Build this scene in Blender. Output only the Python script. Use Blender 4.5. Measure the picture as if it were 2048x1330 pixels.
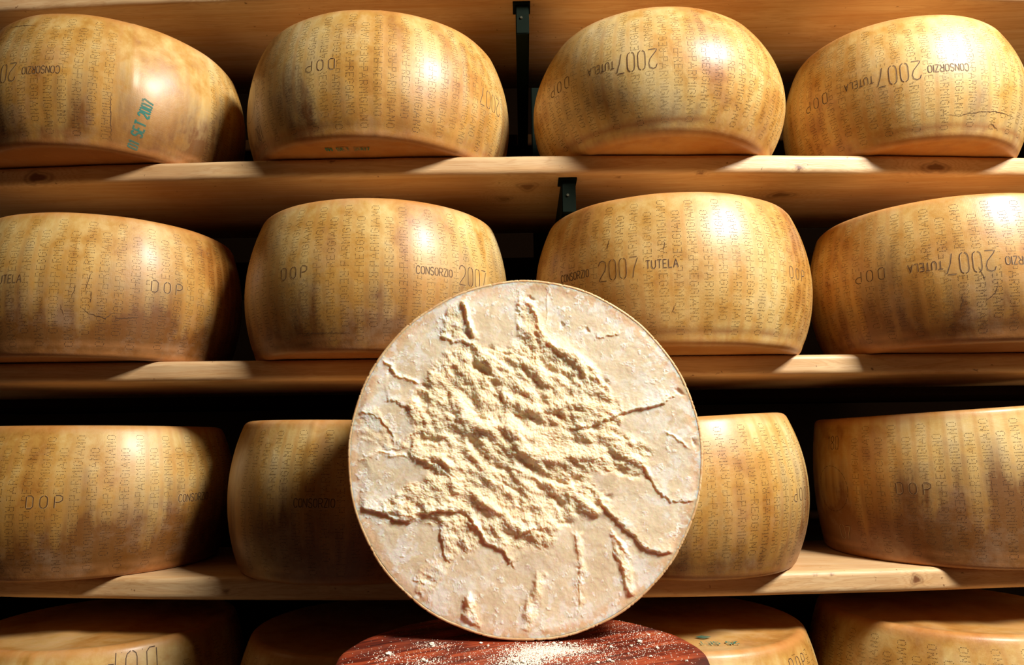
import bpy, math, random
import numpy as np
from mathutils import Matrix, Vector

for o in list(bpy.data.objects):
    bpy.data.objects.remove(o, do_unlink=True)
SC = bpy.context.scene
COL = SC.collection
rad = math.radians

# ------------------------------------------------------------------ camera
cam_d = bpy.data.cameras.new('camera')
cam_d.sensor_fit = 'HORIZONTAL'
cam_d.sensor_width = 36.0
cam_d.lens = 36.0 * 1397.925 / 2048.0
cam_d.clip_start = 0.01
cam_o = bpy.data.objects.new('camera', cam_d)
_r = Vector((0.99977024, 0.01715312, -0.01285423))
_u = Vector((0.01532856, -0.15295025, 0.988115))
_f = Vector((-0.0149832, 0.98808501, 0.15317805))
cam_o.matrix_world = Matrix(((_r.x, _u.x, -_f.x, 0), (_r.y, _u.y, -_f.y, 0), (_r.z, _u.z, -_f.z, 0), (0, 0, 0, 1)))
COL.objects.link(cam_o)
SC.camera = cam_o

# ------------------------------------------------------------------ world, light, exposure
world = bpy.data.worlds.new('room_air')
SC.world = world
world.use_nodes = True
bg = world.node_tree.nodes['Background']
bg.inputs[0].default_value = (1.0, 0.42, 0.16, 1)
bg.inputs[1].default_value = 0.034

LIGHT_POS = Vector((1.55, -0.28, 1.80))
LIGHT_AIM = Vector((0.0, 1.0, 0.1))
sun_d = bpy.data.lights.new('window_light', 'AREA')
sun_d.shape = 'RECTANGLE'
sun_d.size = 0.58
sun_d.size_y = 0.58
sun_d.energy = 146
sun_d.color = (1.0, 0.95, 0.87)
sun_o = bpy.data.objects.new('window_light', sun_d)
sun_o.location = LIGHT_POS
sun_o.rotation_euler = (LIGHT_AIM - LIGHT_POS).to_track_quat('-Z', 'Y').to_euler()
COL.objects.link(sun_o)

vs = SC.view_settings
vs.view_transform = 'Standard'
vs.look = 'None'
vs.exposure = 0.0
vs.gamma = 1.0
vs.use_curve_mapping = False
SC.cycles.max_bounces = 7
SC.cycles.diffuse_bounces = 4
SC.cycles.glossy_bounces = 2
SC.cycles.transparent_max_bounces = 6
SC.cycles.adaptive_threshold = 0.03

# ------------------------------------------------------------------ helpers
def tag(o, label=None, cat=None, group=None, kind=None):
    if label: o['label'] = label
    if cat: o['category'] = cat
    if group: o['group'] = group
    if kind: o['kind'] = kind
    return o

def mesh_np(name, V, quads=None, tris=None, mats=(), qmat=None, tmat=None, smooth=True):
    V = np.asarray(V, dtype=np.float32).reshape(-1, 3)
    nq = 0 if quads is None else len(quads)
    nt = 0 if tris is None else len(tris)
    loops = []
    if nq: loops.append(np.asarray(quads, dtype=np.int32).ravel())
    if nt: loops.append(np.asarray(tris, dtype=np.int32).ravel())
    loops = np.concatenate(loops)
    starts = np.concatenate([np.arange(nq) * 4, nq * 4 + np.arange(nt) * 3]).astype(np.int32)
    tot = np.concatenate([np.full(nq, 4), np.full(nt, 3)]).astype(np.int32)
    me = bpy.data.meshes.new(name)
    me.vertices.add(len(V)); me.vertices.foreach_set('co', V.ravel())
    me.loops.add(len(loops)); me.loops.foreach_set('vertex_index', loops)
    me.polygons.add(nq + nt)
    me.polygons.foreach_set('loop_start', starts)
    me.polygons.foreach_set('loop_total', tot)
    mi = np.zeros(nq + nt, dtype=np.int32)
    if qmat is not None: mi[:nq] = qmat
    if tmat is not None: mi[nq:] = tmat
    me.polygons.foreach_set('material_index', mi)
    me.polygons.foreach_set('use_smooth', np.full(nq + nt, smooth, dtype=bool))
    for m in mats: me.materials.append(m)
    me.update(calc_edges=True)
    return me

def link(name, me, parent=None, loc=(0, 0, 0)):
    o = bpy.data.objects.new(name, me)
    o.location = loc
    if parent is not None: o.parent = parent
    COL.objects.link(o)
    return o

def fattr(me, name, vals):
    a = me.attributes.new(name, 'FLOAT', 'POINT')
    a.data.foreach_set('value', np.asarray(vals, dtype=np.float32).ravel())

def grid_quads(nr, nc, wrap=False):
    r = np.arange(nr - 1)[:, None]; c = np.arange(nc if wrap else nc - 1)[None, :]
    c2 = (c + 1) % nc
    return np.stack([r * nc + c, r * nc + c2, (r + 1) * nc + c2, (r + 1) * nc + c], -1).reshape(-1, 4)

_RNG = np.random.RandomState(7)
_TAB = _RNG.rand(256, 256)
def vnoise(x, y):
    xi = np.floor(x).astype(int); yi = np.floor(y).astype(int)
    fx = x - xi; fy = y - yi
    fx = fx * fx * fx * (fx * (fx * 6 - 15) + 10); fy = fy * fy * fy * (fy * (fy * 6 - 15) + 10)
    a = _TAB[xi & 255, yi & 255]; b = _TAB[(xi + 1) & 255, yi & 255]
    c = _TAB[xi & 255, (yi + 1) & 255]; d = _TAB[(xi + 1) & 255, (yi + 1) & 255]
    return (a * (1 - fx) + b * fx) * (1 - fy) + (c * (1 - fx) + d * fx) * fy
def fbm(x, y, oct=4, gain=0.5, lac=2.03):
    s = 0; a = 1; t = 0
    for i in range(oct):
        s = s + a * vnoise(x + 17.3 * i, y + 31.7 * i); t += a
        a *= gain; x = x * lac + 0.31 * y * 0.1; y = y * lac
    return s / t
def sstep(a, b, x):
    t = np.clip((x - a) / (b - a), 0, 1); return t * t * (3 - 2 * t)

# ------------------------------------------------------------------ materials
def new_mat(name):
    m = bpy.data.materials.new(name); m.use_nodes = True
    nt = m.node_tree; nt.nodes.clear()
    out = nt.nodes.new('ShaderNodeOutputMaterial'); b = nt.nodes.new('ShaderNodeBsdfPrincipled')
    nt.links.new(b.outputs[0], out.inputs[0])
    return m, nt, b, out
class G:
    def __init__(s, nt): s.nt = nt
    def _in(s, sock, v):
        if v is None: return
        if hasattr(v, 'node'): s.nt.links.new(v, sock)
        else:
            if isinstance(v, (tuple, list)) and len(v) == 3 and sock.type == 'RGBA': v = (*v, 1)
            sock.default_value = v
    def math(s, op, a, b=None, c=None, clamp=False):
        n = s.nt.nodes.new('ShaderNodeMath'); n.operation = op; n.use_clamp = clamp
        s._in(n.inputs[0], a); s._in(n.inputs[1], b)
        if c is not None: s._in(n.inputs[2], c)
        return n.outputs[0]
    def vmath(s, op, a, b=None):
        n = s.nt.nodes.new('ShaderNodeVectorMath'); n.operation = op
        s._in(n.inputs[0], a); s._in(n.inputs[1], b)
        return n.outputs[0]
    def noise(s, vec, scale, detail=4, rough=0.55, dist=0.0):
        n = s.nt.nodes.new('ShaderNodeTexNoise'); s._in(n.inputs['Vector'], vec)
        n.inputs['Scale'].default_value = scale; n.inputs['Detail'].default_value = detail
        n.inputs['Roughness'].default_value = rough; n.inputs['Distortion'].default_value = dist
        return n.outputs[0]
    def ramp(s, fac, stops, interp='LINEAR'):
        n = s.nt.nodes.new('ShaderNodeValToRGB'); cr = n.color_ramp; cr.interpolation = interp
        while len(cr.elements) > 1: cr.elements.remove(cr.elements[-1])
        for i, (p, c) in enumerate(stops):
            if isinstance(c, (int, float)): c = (c, c, c)
            e = cr.elements[0] if i == 0 else cr.elements.new(p)
            e.position = p; e.color = (*c, 1)
        s._in(n.inputs[0], fac); return n.outputs[0]
    def mix(s, fac, a, b, mode='MIX'):
        n = s.nt.nodes.new('ShaderNodeMix'); n.data_type = 'RGBA'; n.blend_type = mode
        s._in(n.inputs[0], fac); s._in(n.inputs[6], a); s._in(n.inputs[7], b)
        return n.outputs[2]
    def attr(s, name, kind='GEOMETRY'):
        n = s.nt.nodes.new('ShaderNodeAttribute'); n.attribute_type = kind; n.attribute_name = name
        return n.outputs['Fac']
    def obj(s):
        return s.nt.nodes.new('ShaderNodeTexCoord').outputs['Object']
    def uv(s):
        return s.nt.nodes.new('ShaderNodeTexCoord').outputs['UV']
    def rand(s):
        return s.nt.nodes.new('ShaderNodeObjectInfo').outputs['Random']
    def sep(s, v):
        n = s.nt.nodes.new('ShaderNodeSeparateXYZ'); s._in(n.inputs[0], v); return n.outputs
    def comb(s, x, y, z):
        n = s.nt.nodes.new('ShaderNodeCombineXYZ')
        s._in(n.inputs[0], x); s._in(n.inputs[1], y); s._in(n.inputs[2], z); return n.outputs[0]
    def bump(s, h, strength, dist, normal=None):
        n = s.nt.nodes.new('ShaderNodeBump'); n.inputs['Strength'].default_value = strength
        n.inputs['Distance'].default_value = dist; s._in(n.inputs['Height'], h)
        if normal is not None: s._in(n.inputs['Normal'], normal)
        return n.outputs[0]
    def mapping(s, v, scale=(1, 1, 1), rot=(0, 0, 0)):
        n = s.nt.nodes.new('ShaderNodeMapping'); s._in(n.inputs[0], v)
        n.inputs['Scale'].default_value = scale; n.inputs['Rotation'].default_value = rot
        return n.outputs[0]

def rind_material():
    m, nt, b, out = new_mat('waxy_rind'); g = G(nt)
    seed = g.attr('rind_seed', 'OBJECT'); stain = g.attr('rind_stain_shade', 'OBJECT')
    off = g.comb(g.math('MULTIPLY', seed, 3.1), g.math('MULTIPLY', seed, 5.7), g.math('MULTIPLY', seed, 1.9))
    P = g.vmath('ADD', g.obj(), off)
    uv = g.sep(g.uv()); U = uv[1]
    Pv = g.mapping(P, (1, 1, 0.45))
    n1 = g.noise(Pv, 7.0, 5, 0.6, 0.4)
    n2 = g.noise(P, 34.0, 6, 0.65, 0.3)
    n3 = g.noise(P, 210.0, 3, 0.6)
    base = g.ramp(g.math('ADD', g.math('MULTIPLY', n1, 0.7), g.math('MULTIPLY', n2, 0.3)),
                  [(0.36, (0.32, 0.120, 0.016)), (0.46, (0.52, 0.275, 0.058)), (0.55, (0.67, 0.455, 0.160)), (0.66, (0.77, 0.605, 0.300))])
    # pale bands where the lettered template pressed, browner gaps between them
    fr = g.math('ABSOLUTE', g.math('SUBTRACT', g.math('FRACT', uv[0]), 0.5))
    fr = g.math('ADD', fr, g.math('MULTIPLY', g.math('SUBTRACT', n2, 0.5), 0.22))
    band = g.ramp(fr, [(0.26, 0.0), (0.42, 1.0)])
    bandk = g.math('MULTIPLY', band, g.ramp(g.noise(P, 9.0, 2), [(0.38, 0.03), (0.62, 0.42)]))
    base = g.mix(bandk, base, (0.50, 0.235, 0.055))
    # brown handling stains and painted-in shade, heavier low on the side, broken up by noise
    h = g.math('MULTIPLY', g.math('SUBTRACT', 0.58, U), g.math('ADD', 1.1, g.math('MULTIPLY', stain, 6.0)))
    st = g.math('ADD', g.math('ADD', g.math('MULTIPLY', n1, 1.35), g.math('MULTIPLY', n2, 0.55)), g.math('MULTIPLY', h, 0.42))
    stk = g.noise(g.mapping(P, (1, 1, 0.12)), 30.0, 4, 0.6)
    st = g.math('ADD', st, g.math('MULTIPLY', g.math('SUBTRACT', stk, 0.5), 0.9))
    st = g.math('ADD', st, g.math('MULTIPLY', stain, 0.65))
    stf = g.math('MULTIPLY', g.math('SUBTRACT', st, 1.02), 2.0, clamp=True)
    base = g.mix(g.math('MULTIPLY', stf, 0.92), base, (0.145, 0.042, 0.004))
    # orange brown rims
    e = g.math('ABSOLUTE', g.math('SUBTRACT', U, 0.5))
    e = g.math('ADD', e, g.math('MULTIPLY', g.math('SUBTRACT', n2, 0.5), 0.08))
    rim = g.ramp(e, [(0.435, 0.0), (0.485, 1.0)])
    base = g.mix(g.math('MULTIPLY', rim, 0.62), base, (0.52, 0.205, 0.055))
    bl = g.math('ABSOLUTE', g.math('SUBTRACT', g.math('ADD', U, g.math('MULTIPLY', g.math('SUBTRACT', n2, 0.5), 0.05)), 0.085))
    bl = g.math('MULTIPLY', g.ramp(bl, [(0.0, 1.0), (0.035, 0.0)]), g.ramp(n1, [(0.42, 0.1), (0.58, 0.75)]))
    base = g.mix(bl, base, (0.36, 0.150, 0.045))
    # dusty bloom
    dust = g.math('MULTIPLY', g.ramp(g.noise(P, 13.0, 6, 0.7), [(0.50, 0.0), (0.70, 1.0)]), 0.15)
    base = g.mix(dust, base, (0.74, 0.60, 0.42))
    spk = g.ramp(n3, [(0.66, 0.0), (0.74, 1.0)])
    base = g.mix(g.math('MULTIPLY', spk, 0.25), base, (0.30, 0.13, 0.04))
    nt.links.new(base, b.inputs['Base Color'])
    rg = g.math('ADD', 0.37, g.math('MULTIPLY', n2, 0.20))
    nt.links.new(rg, b.inputs['Roughness'])
    b.inputs['Specular IOR Level'].default_value = 0.46
    b.inputs['Coat Weight'].default_value = 0.22; b.inputs['Coat Roughness'].default_value = 0.27
    b.inputs['Subsurface Weight'].default_value = 0.0
    b.inputs['Subsurface Radius'].default_value = (0.010, 0.004, 0.0015)
    b.inputs['Subsurface Scale'].default_value = 0.6
    wv = g.math('SINE', g.math('MULTIPLY', U, 900.0))
    wh = g.math('SINE', g.math('MULTIPLY', uv[0], 55.0))
    cloth = g.math('MULTIPLY', g.math('ADD', wv, g.math('MULTIPLY', wh, 0.5)), 0.026)
    hh = g.math('ADD', g.math('ADD', g.math('MULTIPLY', n2, 1.2), g.math('MULTIPLY', n3, 0.35)), cloth)
    nt.links.new(g.bump(hh, 0.35, 0.0012), b.inputs['Normal'])
    return m

def flat_mat(name, col, rough=0.6, metal=0.0, noise_amt=0.0, bump=0.0, spec=0.5):
    m, nt, b, out = new_mat(name); g = G(nt)
    n = g.noise(g.obj(), 60, 4)
    c2 = tuple(c * (1 - noise_amt) for c in col)
    nt.links.new(g.mix(n, c2, col), b.inputs['Base Color'])
    b.inputs['Roughness'].default_value = rough; b.inputs['Metallic'].default_value = metal; b.inputs['Specular IOR Level'].default_value = spec
    if bump: nt.links.new(g.bump(n, 0.5, bump), b.inputs['Normal'])
    return m

def mark_material(name, col, keep):
    """ink or pin-prick colour, worn away in places"""
    m, nt, b, out = new_mat(name); g = G(nt)
    P = g.vmath('ADD', g.obj(), g.comb(g.attr('rind_seed', 'OBJECT'), 0.0, 0.0))
    b.inputs['Base Color'].default_value = (*col, 1); b.inputs['Roughness'].default_value = 0.65
    w = g.noise(P, 16.0, 5, 0.65)
    a = g.ramp(w, [(0.36, keep[1]), (0.62, keep[0])])
    nt.links.new(a, b.inputs['Alpha'])
    return m

def wood_material(name, light, mid, dark, knotc):
    m, nt, b, out = new_mat(name); g = G(nt)
    P = g.vmath('ADD', g.obj(), g.comb(g.math('MULTIPLY', g.attr('rind_seed', 'OBJECT'), 2.3), 0.0, 0.0))
    kn = g.attr('knot'); ring = g.attr('ring')
    yz = g.sep(P)
    a = g.noise(g.mapping(P, (1.2, 16, 16)), 3.0, 5, 0.6, 0.8)
    fine = g.noise(g.mapping(P, (6, 160, 160)), 3.0, 3, 0.6)
    gr = g.math('SINE', g.math('MULTIPLY', g.math('ADD', a, g.math('MULTIPLY', ring, 0.4)), 55.0))
    gr = g.math('MULTIPLY', g.math('ADD', gr, 1.0), 0.5)
    c = g.mix(g.ramp(a, [(0.35, 0.0), (0.65, 1.0)]), mid, light)
    c = g.mix(g.math('MULTIPLY', g.math('POWER', gr, 3.0), 0.30), c, dark)
    c = g.mix(g.math('MULTIPLY', g.ramp(fine, [(0.45, 0.0), (0.75, 1.0)]), 0.22), c, dark)
    c = g.mix(kn, c, knotc)
    big = g.noise(P, 4.0, 4, 0.6)
    c = g.mix(g.math('MULTIPLY', g.ramp(big, [(0.48, 0.0), (0.68, 1.0)]), 0.30), c, dark)
    spk = g.noise(P, 85.0, 2, 0.5)
    c = g.mix(g.math('MULTIPLY', g.ramp(spk, [(0.72, 0.0), (0.76, 1.0)]), 0.7), c, knotc)
    nt.links.new(c, b.inputs['Base Color'])
    b.inputs['Roughness'].default_value = 0.48
    nt.links.new(g.bump(g.math('ADD', fine, g.math('MULTIPLY', gr, 0.3)), 0.25, 0.0006), b.inputs['Normal'])
    return m

MAT_RIND = rind_material()
MAT_DOT = mark_material('pin_pricks', (0.065, 0.024, 0.006), (0.58, 1.0))
MAT_GROOVE = mark_material('pressed_groove', (0.085, 0.034, 0.010), (0.70, 1.0))
MAT_GLINT = mark_material('groove_glint', (0.86, 0.62, 0.30), (0.35, 0.75))  # pale strip beside each groove, a painted highlight for a carved look
MAT_INK = mark_material('green_ink', (0.008, 0.19, 0.145), (0.45, 1.0))
MAT_PINE = wood_material('pine_board', (0.74, 0.53, 0.29), (0.64, 0.39, 0.17), (0.42, 0.18, 0.060), (0.13, 0.04, 0.012))
MAT_REAR_SHADED = flat_mat('shade_dark_board', (0.022, 0.009, 0.003), 0.8, 0.0, 0.4, 0, 0.0)  # rear pine boards, colour darkened to imitate deep shade
MAT_STEEL = flat_mat('green_painted_steel', (0.005, 0.010, 0.006), 0.7, 0.0, 0.3, 0, 0.06)
MAT_BOLT = flat_mat('worn_bolt', (0.16, 0.15, 0.10), 0.35, 0.8)
MAT_WALL = flat_mat('shade_black_plaster', (0.008, 0.004, 0.002), 0.9, 0, 0.3, 0.002, 0.0)  # near-black colour stands in for the darkness behind the rack
MAT_FLOOR = flat_mat('cellar_floor', (0.11, 0.085, 0.06), 0.8, 0, 0.3, 0.001)

# ------------------------------------------------------------------ lettering
DOTS = {
 'P': ["1111", "1..1", "1..1", "1111", "1...", "1...", "1..."],
 'A': ["..1..", "..1..", ".1.1.", ".1.1.", "11111", "1...1", "1...1"],
 'R': ["111.", "1..1", "1..1", "111.", "1.1.", "1..1", "1..1"],
 'M': ["1...1", "11.11", "1.1.1", "1.1.1", "1...1", "1...1", "1...1"],
 'I': ["1", "1", "1", "1", "1", "1", "1"],
 'G': [".11.", "1..1", "1...", "1.11", "1..1", "1..1", ".11."],
 'N': ["1..1", "11.1", "11.1", "1.11", "1.11", "1..1", "1..1"],
 'O': [".11.", "1..1", "1..1", "1..1", "1..1", "1..1", ".11."],
 'E': ["1111", "1...", "1...", "111.", "1...", "1...", "1111"],
 '-': ["...", "...", "...", "111", "...", "...", "..."],
}
def dot_word(word):
    x = 0; pts = []
    for ch in word:
        rows = DOTS[ch]
        for r, row in enumerate(rows):
            for c, v in enumerate(row):
                if v == '1': pts.append((x + c, 3 - r))
        x += len(rows[0]) + 1.05
    return np.array(pts, float), x

S_ = {  # single-stroke letters in a 0..1 x 0..1 box (x scaled per letter width)
 'D': ([[(0, .06), (0, .94)], [(.14, 1), (.7, 1), (1, .84), (1, .16), (.7, 0), (.14, 0)]], .62),
 'O': ([[(.42, 1), (.1, .88), (0, .7), (0, .3), (.1, .12), (.42, 0)], [(.58, 0), (.9, .12), (1, .3), (1, .7), (.9, .88), (.58, 1)]], .66),
 'P': ([[(0, 0), (0, .92)], [(.12, 1), (.6, 1), (1, .86), (1, .6), (.6, .46), (.12, .46)]], .66),
 '.': ([[(0, .02), (.2, .02)]], .12),
 '2': ([[(0, .78), (.15, .95), (.5, 1), (.9, .92), (1, .72), (.85, .5), (.1, .12), (0, 0)], [(.12, 0), (1, 0)]], .56),
 '0': ([[(.38, 1), (.1, .92), (0, .75), (0, .25), (.1, .08), (.38, 0)], [(.62, 0), (.9, .08), (1, .25), (1, .75), (.9, .92), (.62, 1)]], .50),
 '7': ([[(0, 1), (.92, 1)], [(1, .94), (.55, .45), (.35, 0)]], .54),
 '1': ([[(.2, .8), (.6, 1), (.6, 0)]], .35),
 '8': ([[(.5, .52), (.08, .66), (.08, .9), (.5, 1), (.92, .9), (.92, .66), (.5, .52), (0, .38), (0, .1), (.5, 0), (1, .1), (1, .38), (.5, .52)]], .52),
 '5': ([[(.95, 1), (.1, 1), (.05, .56), (.6, .6), (1, .4), (.9, .08), (.4, 0), (0, .1)]], .52),
 'C': ([[(1, .82), (.75, 1), (.3, 1), (0, .75), (0, .25), (.3, 0), (.75, 0), (1, .18)]], .66),
 'N': ([[(0, 0), (0, 1), (1, 0), (1, 1)]], .66),
 'S': ([[(.95, .85), (.7, 1), (.3, 1), (.03, .84), (.08, .6), (.9, .42), (1, .2), (.75, 0), (.3, 0), (0, .15)]], .62),
 'R': ([[(0, 0), (0, 1), (.65, 1), (1, .86), (1, .62), (.65, .48), (0, .48)], [(.5, .48), (1, 0)]], .64),
 'Z': ([[(0, 1), (1, 1), (0, 0), (1, 0)]], .62),
 'I': ([[(0, 0), (0, 1)]], .06),
 'T': ([[(0, 1), (1, 1)], [(.5, 1), (.5, 0)]], .64),
 'U': ([[(0, 1), (0, .25), (.25, 0), (.75, 0), (1, .25), (1, 1)]], .62),
 'E': ([[(1, 1), (0, 1), (0, 0), (1, 0)], [(0, .52), (.85, .52)]], .56),
 'L': ([[(0, 1), (0, 0), (1, 0)]], .52),
 'A': ([[(0, 0), (.5, 1), (1, 0)], [(.2, .36), (.8, .36)]], .68),
 ' ': ([], .35),
}
def stroke_word(word, H, Wtot):
    """polylines of a word centred on 0,0; H tall, Wtot wide"""
    gap = 0.24; x = 0; L = []
    for ch in word:
        ls, w = S_[ch]
        for l in ls: L.append(np.array([(x + p[0] * w, p[1] - .5) for p in l], float))
        x += w + gap
    x -= gap
    for l in L:
        l[:, 0] = (l[:, 0] - x / 2) * (Wtot / x); l[:, 1] *= H
    return L
def densify(l, step):
    out = [l[0]]
    for a, b in zip(l[:-1], l[1:]):
        n = max(1, int(math.ceil(np.hypot(*(b - a)) / step)))
        for i in range(1, n + 1): out.append(a + (b - a) * i / n)
    return np.array(out)
def ribbon(l, w, off=0.0):
    """returns left and right edge points of a 2-D ribbon"""
    t = np.gradient(l, axis=0); t /= (np.linalg.norm(t, axis=1, keepdims=True) + 1e-9)
    n = np.stack([-t[:, 1], t[:, 0]], 1)
    return l + n * (w / 2 + off), l - n * (w / 2 - off)

# ------------------------------------------------------------------ the wheels of cheese
ROW_Z = {1: 0.4675, 2: 0.1324, 3: -0.1973, 4: -0.5248}
PITCH = 0.0215
class Wheel:
    def __init__(s, cx, cy, z0, R, b, h, t, seed, stain, ridges=(), lean=0.0):  # stain: handling stains, plus painted-in shade on the right-end wheels
        s.cx, s.cy, s.z0, s.R, s.b, s.h, s.t, s.seed, s.stain, s.ridges = cx, cy, z0, R, b, h, t, seed, stain, ridges
        s.k = np.random.RandomState(seed + 11).uniform(-1, 1, 12)
        s.ncol = int(round(2 * math.pi * R / PITCH))
    def rad(s, B, u):
        r = s.R - s.b * (2 * u - 1) ** 2
        k = s.k
        r = r + 0.0011 * k[0] * np.sin(2 * B + 6 * k[1]) + 0.0008 * k[2] * np.sin(3 * B + 5 * k[3] + 2 * u) \
            + 0.0006 * k[4] * np.sin(7 * B + 9 * k[5]) * np.sin(5 * u + k[6]) + 0.0005 * k[7] * np.sin(13 * B + 8 * u + k[8] * 6)
        for (b0, w, hh, u0, u1) in s.ridges:
            r = r + hh * np.exp(-((B - rad(b0)) * s.R / w) ** 2) * sstep(u0 - .06, u0 + .02, u) * (1 - sstep(u1 - .02, u1 + .06, u))
        # moulded band above the lower rim
        r = r - 0.0011 * np.exp(-((u - .075) / .022) ** 2) * (0.5 + 0.5 * np.sin(B + 5 * k[9]))
        return r
    def pt(s, B, u, off=0.0):
        B = np.asarray(B, float); u = np.asarray(u, float)
        e = 1e-3
        def P(B, u):
            r = s.rad(B, u); X = r * np.sin(B); Y = -r * np.cos(B)
            return np.stack([X, Y, u * (s.h + s.t * X)], -1)
        p = P(B, u)
        if off:
            n = np.cross(P(B + e, u) - p, P(B, u + e) - p)
            n /= np.linalg.norm(n, axis=-1, keepdims=True)
            p = p + n * off
        return p
    def body(s):
        # side rows (with rounded corners), then caps
        us = np.concatenate([[0.0, .004, .010, .018, .028], np.linspace(.045, .955, 42), [.972, .982, .990, .996, 1.0]])
        fil = np.zeros_like(us); cr = 0.0075
        for i, u in enumerate(us):
            dd = min(u, 1 - u) * s.h
            if dd < cr: fil[i] = cr - math.sqrt(max(0, cr * cr - (cr - dd) ** 2))
        nb = 288
        B = np.linspace(0, 2 * math.pi, nb, endpoint=False) - math.pi
        BB, UU = np.meshgrid(B, us)
        r = s.rad(BB, UU) - fil[:, None]
        X = r * np.sin(BB); Y = -r * np.cos(BB); Z = UU * (s.h + s.t * X)
        V = np.stack([X, Y, Z], -1)
        rows = [V]; uvr = [np.stack([BB * s.ncol / (2 * math.pi), UU], -1)]
        def cap(uend, sgn):
            out = []; uo = []
            base_r = s.rad(B, np.full(nb, uend)) - cr
            for q, dz in ((.985, 0.0), (.965, -.0005), (.93, -.0016), (.88, -.0022), (.75, -.0020), (.5, -.0014), (.25, -.001), (.02, -.001)):
                x = base_r * q * np.sin(B); y = -base_r * q * np.cos(B)
                z = (s.h + s.t * x) * uend + sgn * dz * (1.0 if sgn > 0 else 0.6)
                if uend > .5: z = z + 0.0006 * np.sin(9 * x * 10 + s.k[3] * 5) * (1 - q) * 3
                out.append(np.stack([x, y, z], -1)); uo.append(np.stack([np.zeros(nb) + .5, np.full(nb, .965 if uend > .5 else .0)], -1))
            return out, uo
        top, ut = cap(1.0, 1); bot, ub = cap(0.0, -1)
        Vall = np.concatenate([np.array(bot[::-1]), V, np.array(top)]); UV = np.concatenate([np.array(ub[::-1]), uvr[0], np.array(ut)])
        nr = len(Vall)
        q = grid_quads(nr, nb, True)
        Vf = Vall.reshape(-1, 3)
        Vf = np.concatenate([Vf, [Vall[0].mean(0), Vall[-1].mean(0)]])
        c0 = len(Vf) - 2; i = np.arange(nb); j = (i + 1) % nb
        t1 = np.stack([np.full(nb, c0), j, i], -1); t2 = np.stack([np.full(nb, c0 + 1), (nr - 1) * nb + i, (nr - 1) * nb + j], -1)
        tris = np.concatenate([t1, t2])
        UVv = np.concatenate([UV.reshape(-1, 2), [[.5, .0], [.5, .965]]])
        return Vf, q, tris, UVv
    def dots(s, boxes, bmin, bmax, phase=0.0, skip=()):
        """pin-prick lettering; boxes = keep-out (beta0, beta1, u0, u1)"""
        half = 0.447 * s.h
        w10, L10 = dot_word('PARMIGIANO'); w8, L8 = dot_word('REGGIANO')
        px = 0.447 * s.h / (L10 + 2.3)
        wd = np.array([[-1.0, 0], [0, 0], [1.0, 0]]); py = 0.00195
        C = []; rs = np.random.RandomState(s.seed + 3)
        k0 = int(math.floor(rad(bmin) * s.ncol / (2 * math.pi))); k1 = int(math.ceil(rad(bmax) * s.ncol / (2 * math.pi)))
        for k in range(k0, k1 + 1):
            Bc = (k + .5 + phase) * 2 * math.pi / s.ncol
            if any(a <= math.degrees(Bc) <= b for a, b in skip): continue
            up, dn = (w10, w8) if k % 2 else (w8, w10)
            yo = 0.004 * rs.uniform(-.4, .4)
            for wds, sg in ((up, 1), (dn, -1), (wd, 1)):
                along = (wds[:, 0] + (0.0 if wds is wd else 2.3)) * px
                v = .5 * s.h + sg * along + yo
                # reading up: letter tops to the left; reading down: letter tops to the right
                x = -sg * wds[:, 1] * py
                C.append(np.stack([Bc + x / s.R, v / s.h], -1))
        C = np.concatenate(C)
        C = C + np.stack([rs.normal(0, .00012, len(C)) / s.R, rs.normal(0, .00012, len(C)) / s.h], -1)
        keep = np.ones(len(C), bool)
        for (a, b, u0, u1) in boxes:
            keep &= ~((C[:, 0] > rad(a)) & (C[:, 0] < rad(b)) & (C[:, 1] > u0) & (C[:, 1] < u1))
        keep &= (C[:, 1] > .012) & (C[:, 1] < .988) & (rs.rand(len(C)) > .015)
        C = C[keep]; n = len(C)
        rr = rs.uniform(.00050, .00066, n)
        ang = np.arange(6) * math.pi / 3
        B = C[:, 0][:, None] + rr[:, None] * np.cos(ang) / s.R
        U = C[:, 1][:, None] + rr[:, None] * np.sin(ang) / s.h
        V = s.pt(B, U, 0.00030).reshape(-1, 3)
        base = np.arange(n)[:, None] * 6
        q = np.concatenate([base + np.array([[0, 1, 2, 3]]), base + np.array([[0, 3, 4, 5]])])
        return V, q
    def strokes(s, lines, B0, u0, rot, w, off=0.0, lift=0.00035):
        """lines in metres, rotated by rot degrees, wrapped on the side at (B0,u0)"""
        c, sn = math.cos(rad(rot)), math.sin(rad(rot)); V = []; Q = []; n = 0
        for l in lines:
            l = densify(np.asarray(l, float), 0.002)
            a, b = ribbon(l, w, off)
            for arr in (a, b):
                x = arr[:, 0] * c - arr[:, 1] * sn; y = arr[:, 0] * sn + arr[:, 1] * c
                V.append(s.pt(rad(B0) + x / s.R, u0 + y / s.h, lift))
            m = len(l); i = np.arange(m - 1)
            Q.append(np.stack([n + m + i, n + m + i + 1, n + i + 1, n + i], -1)); n += 2 * m
        return np.concatenate(V), np.concatenate(Q)

def mark_box(B0, u0, W, H, R, h, rot):
    if abs(rot) == 90: W, H = H, W
    return (B0 - math.degrees(W / 2 / R) - .6, B0 + math.degrees(W / 2 / R) + .6, u0 - H / 2 / h - .012, u0 + H / 2 / h + .012)

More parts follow.
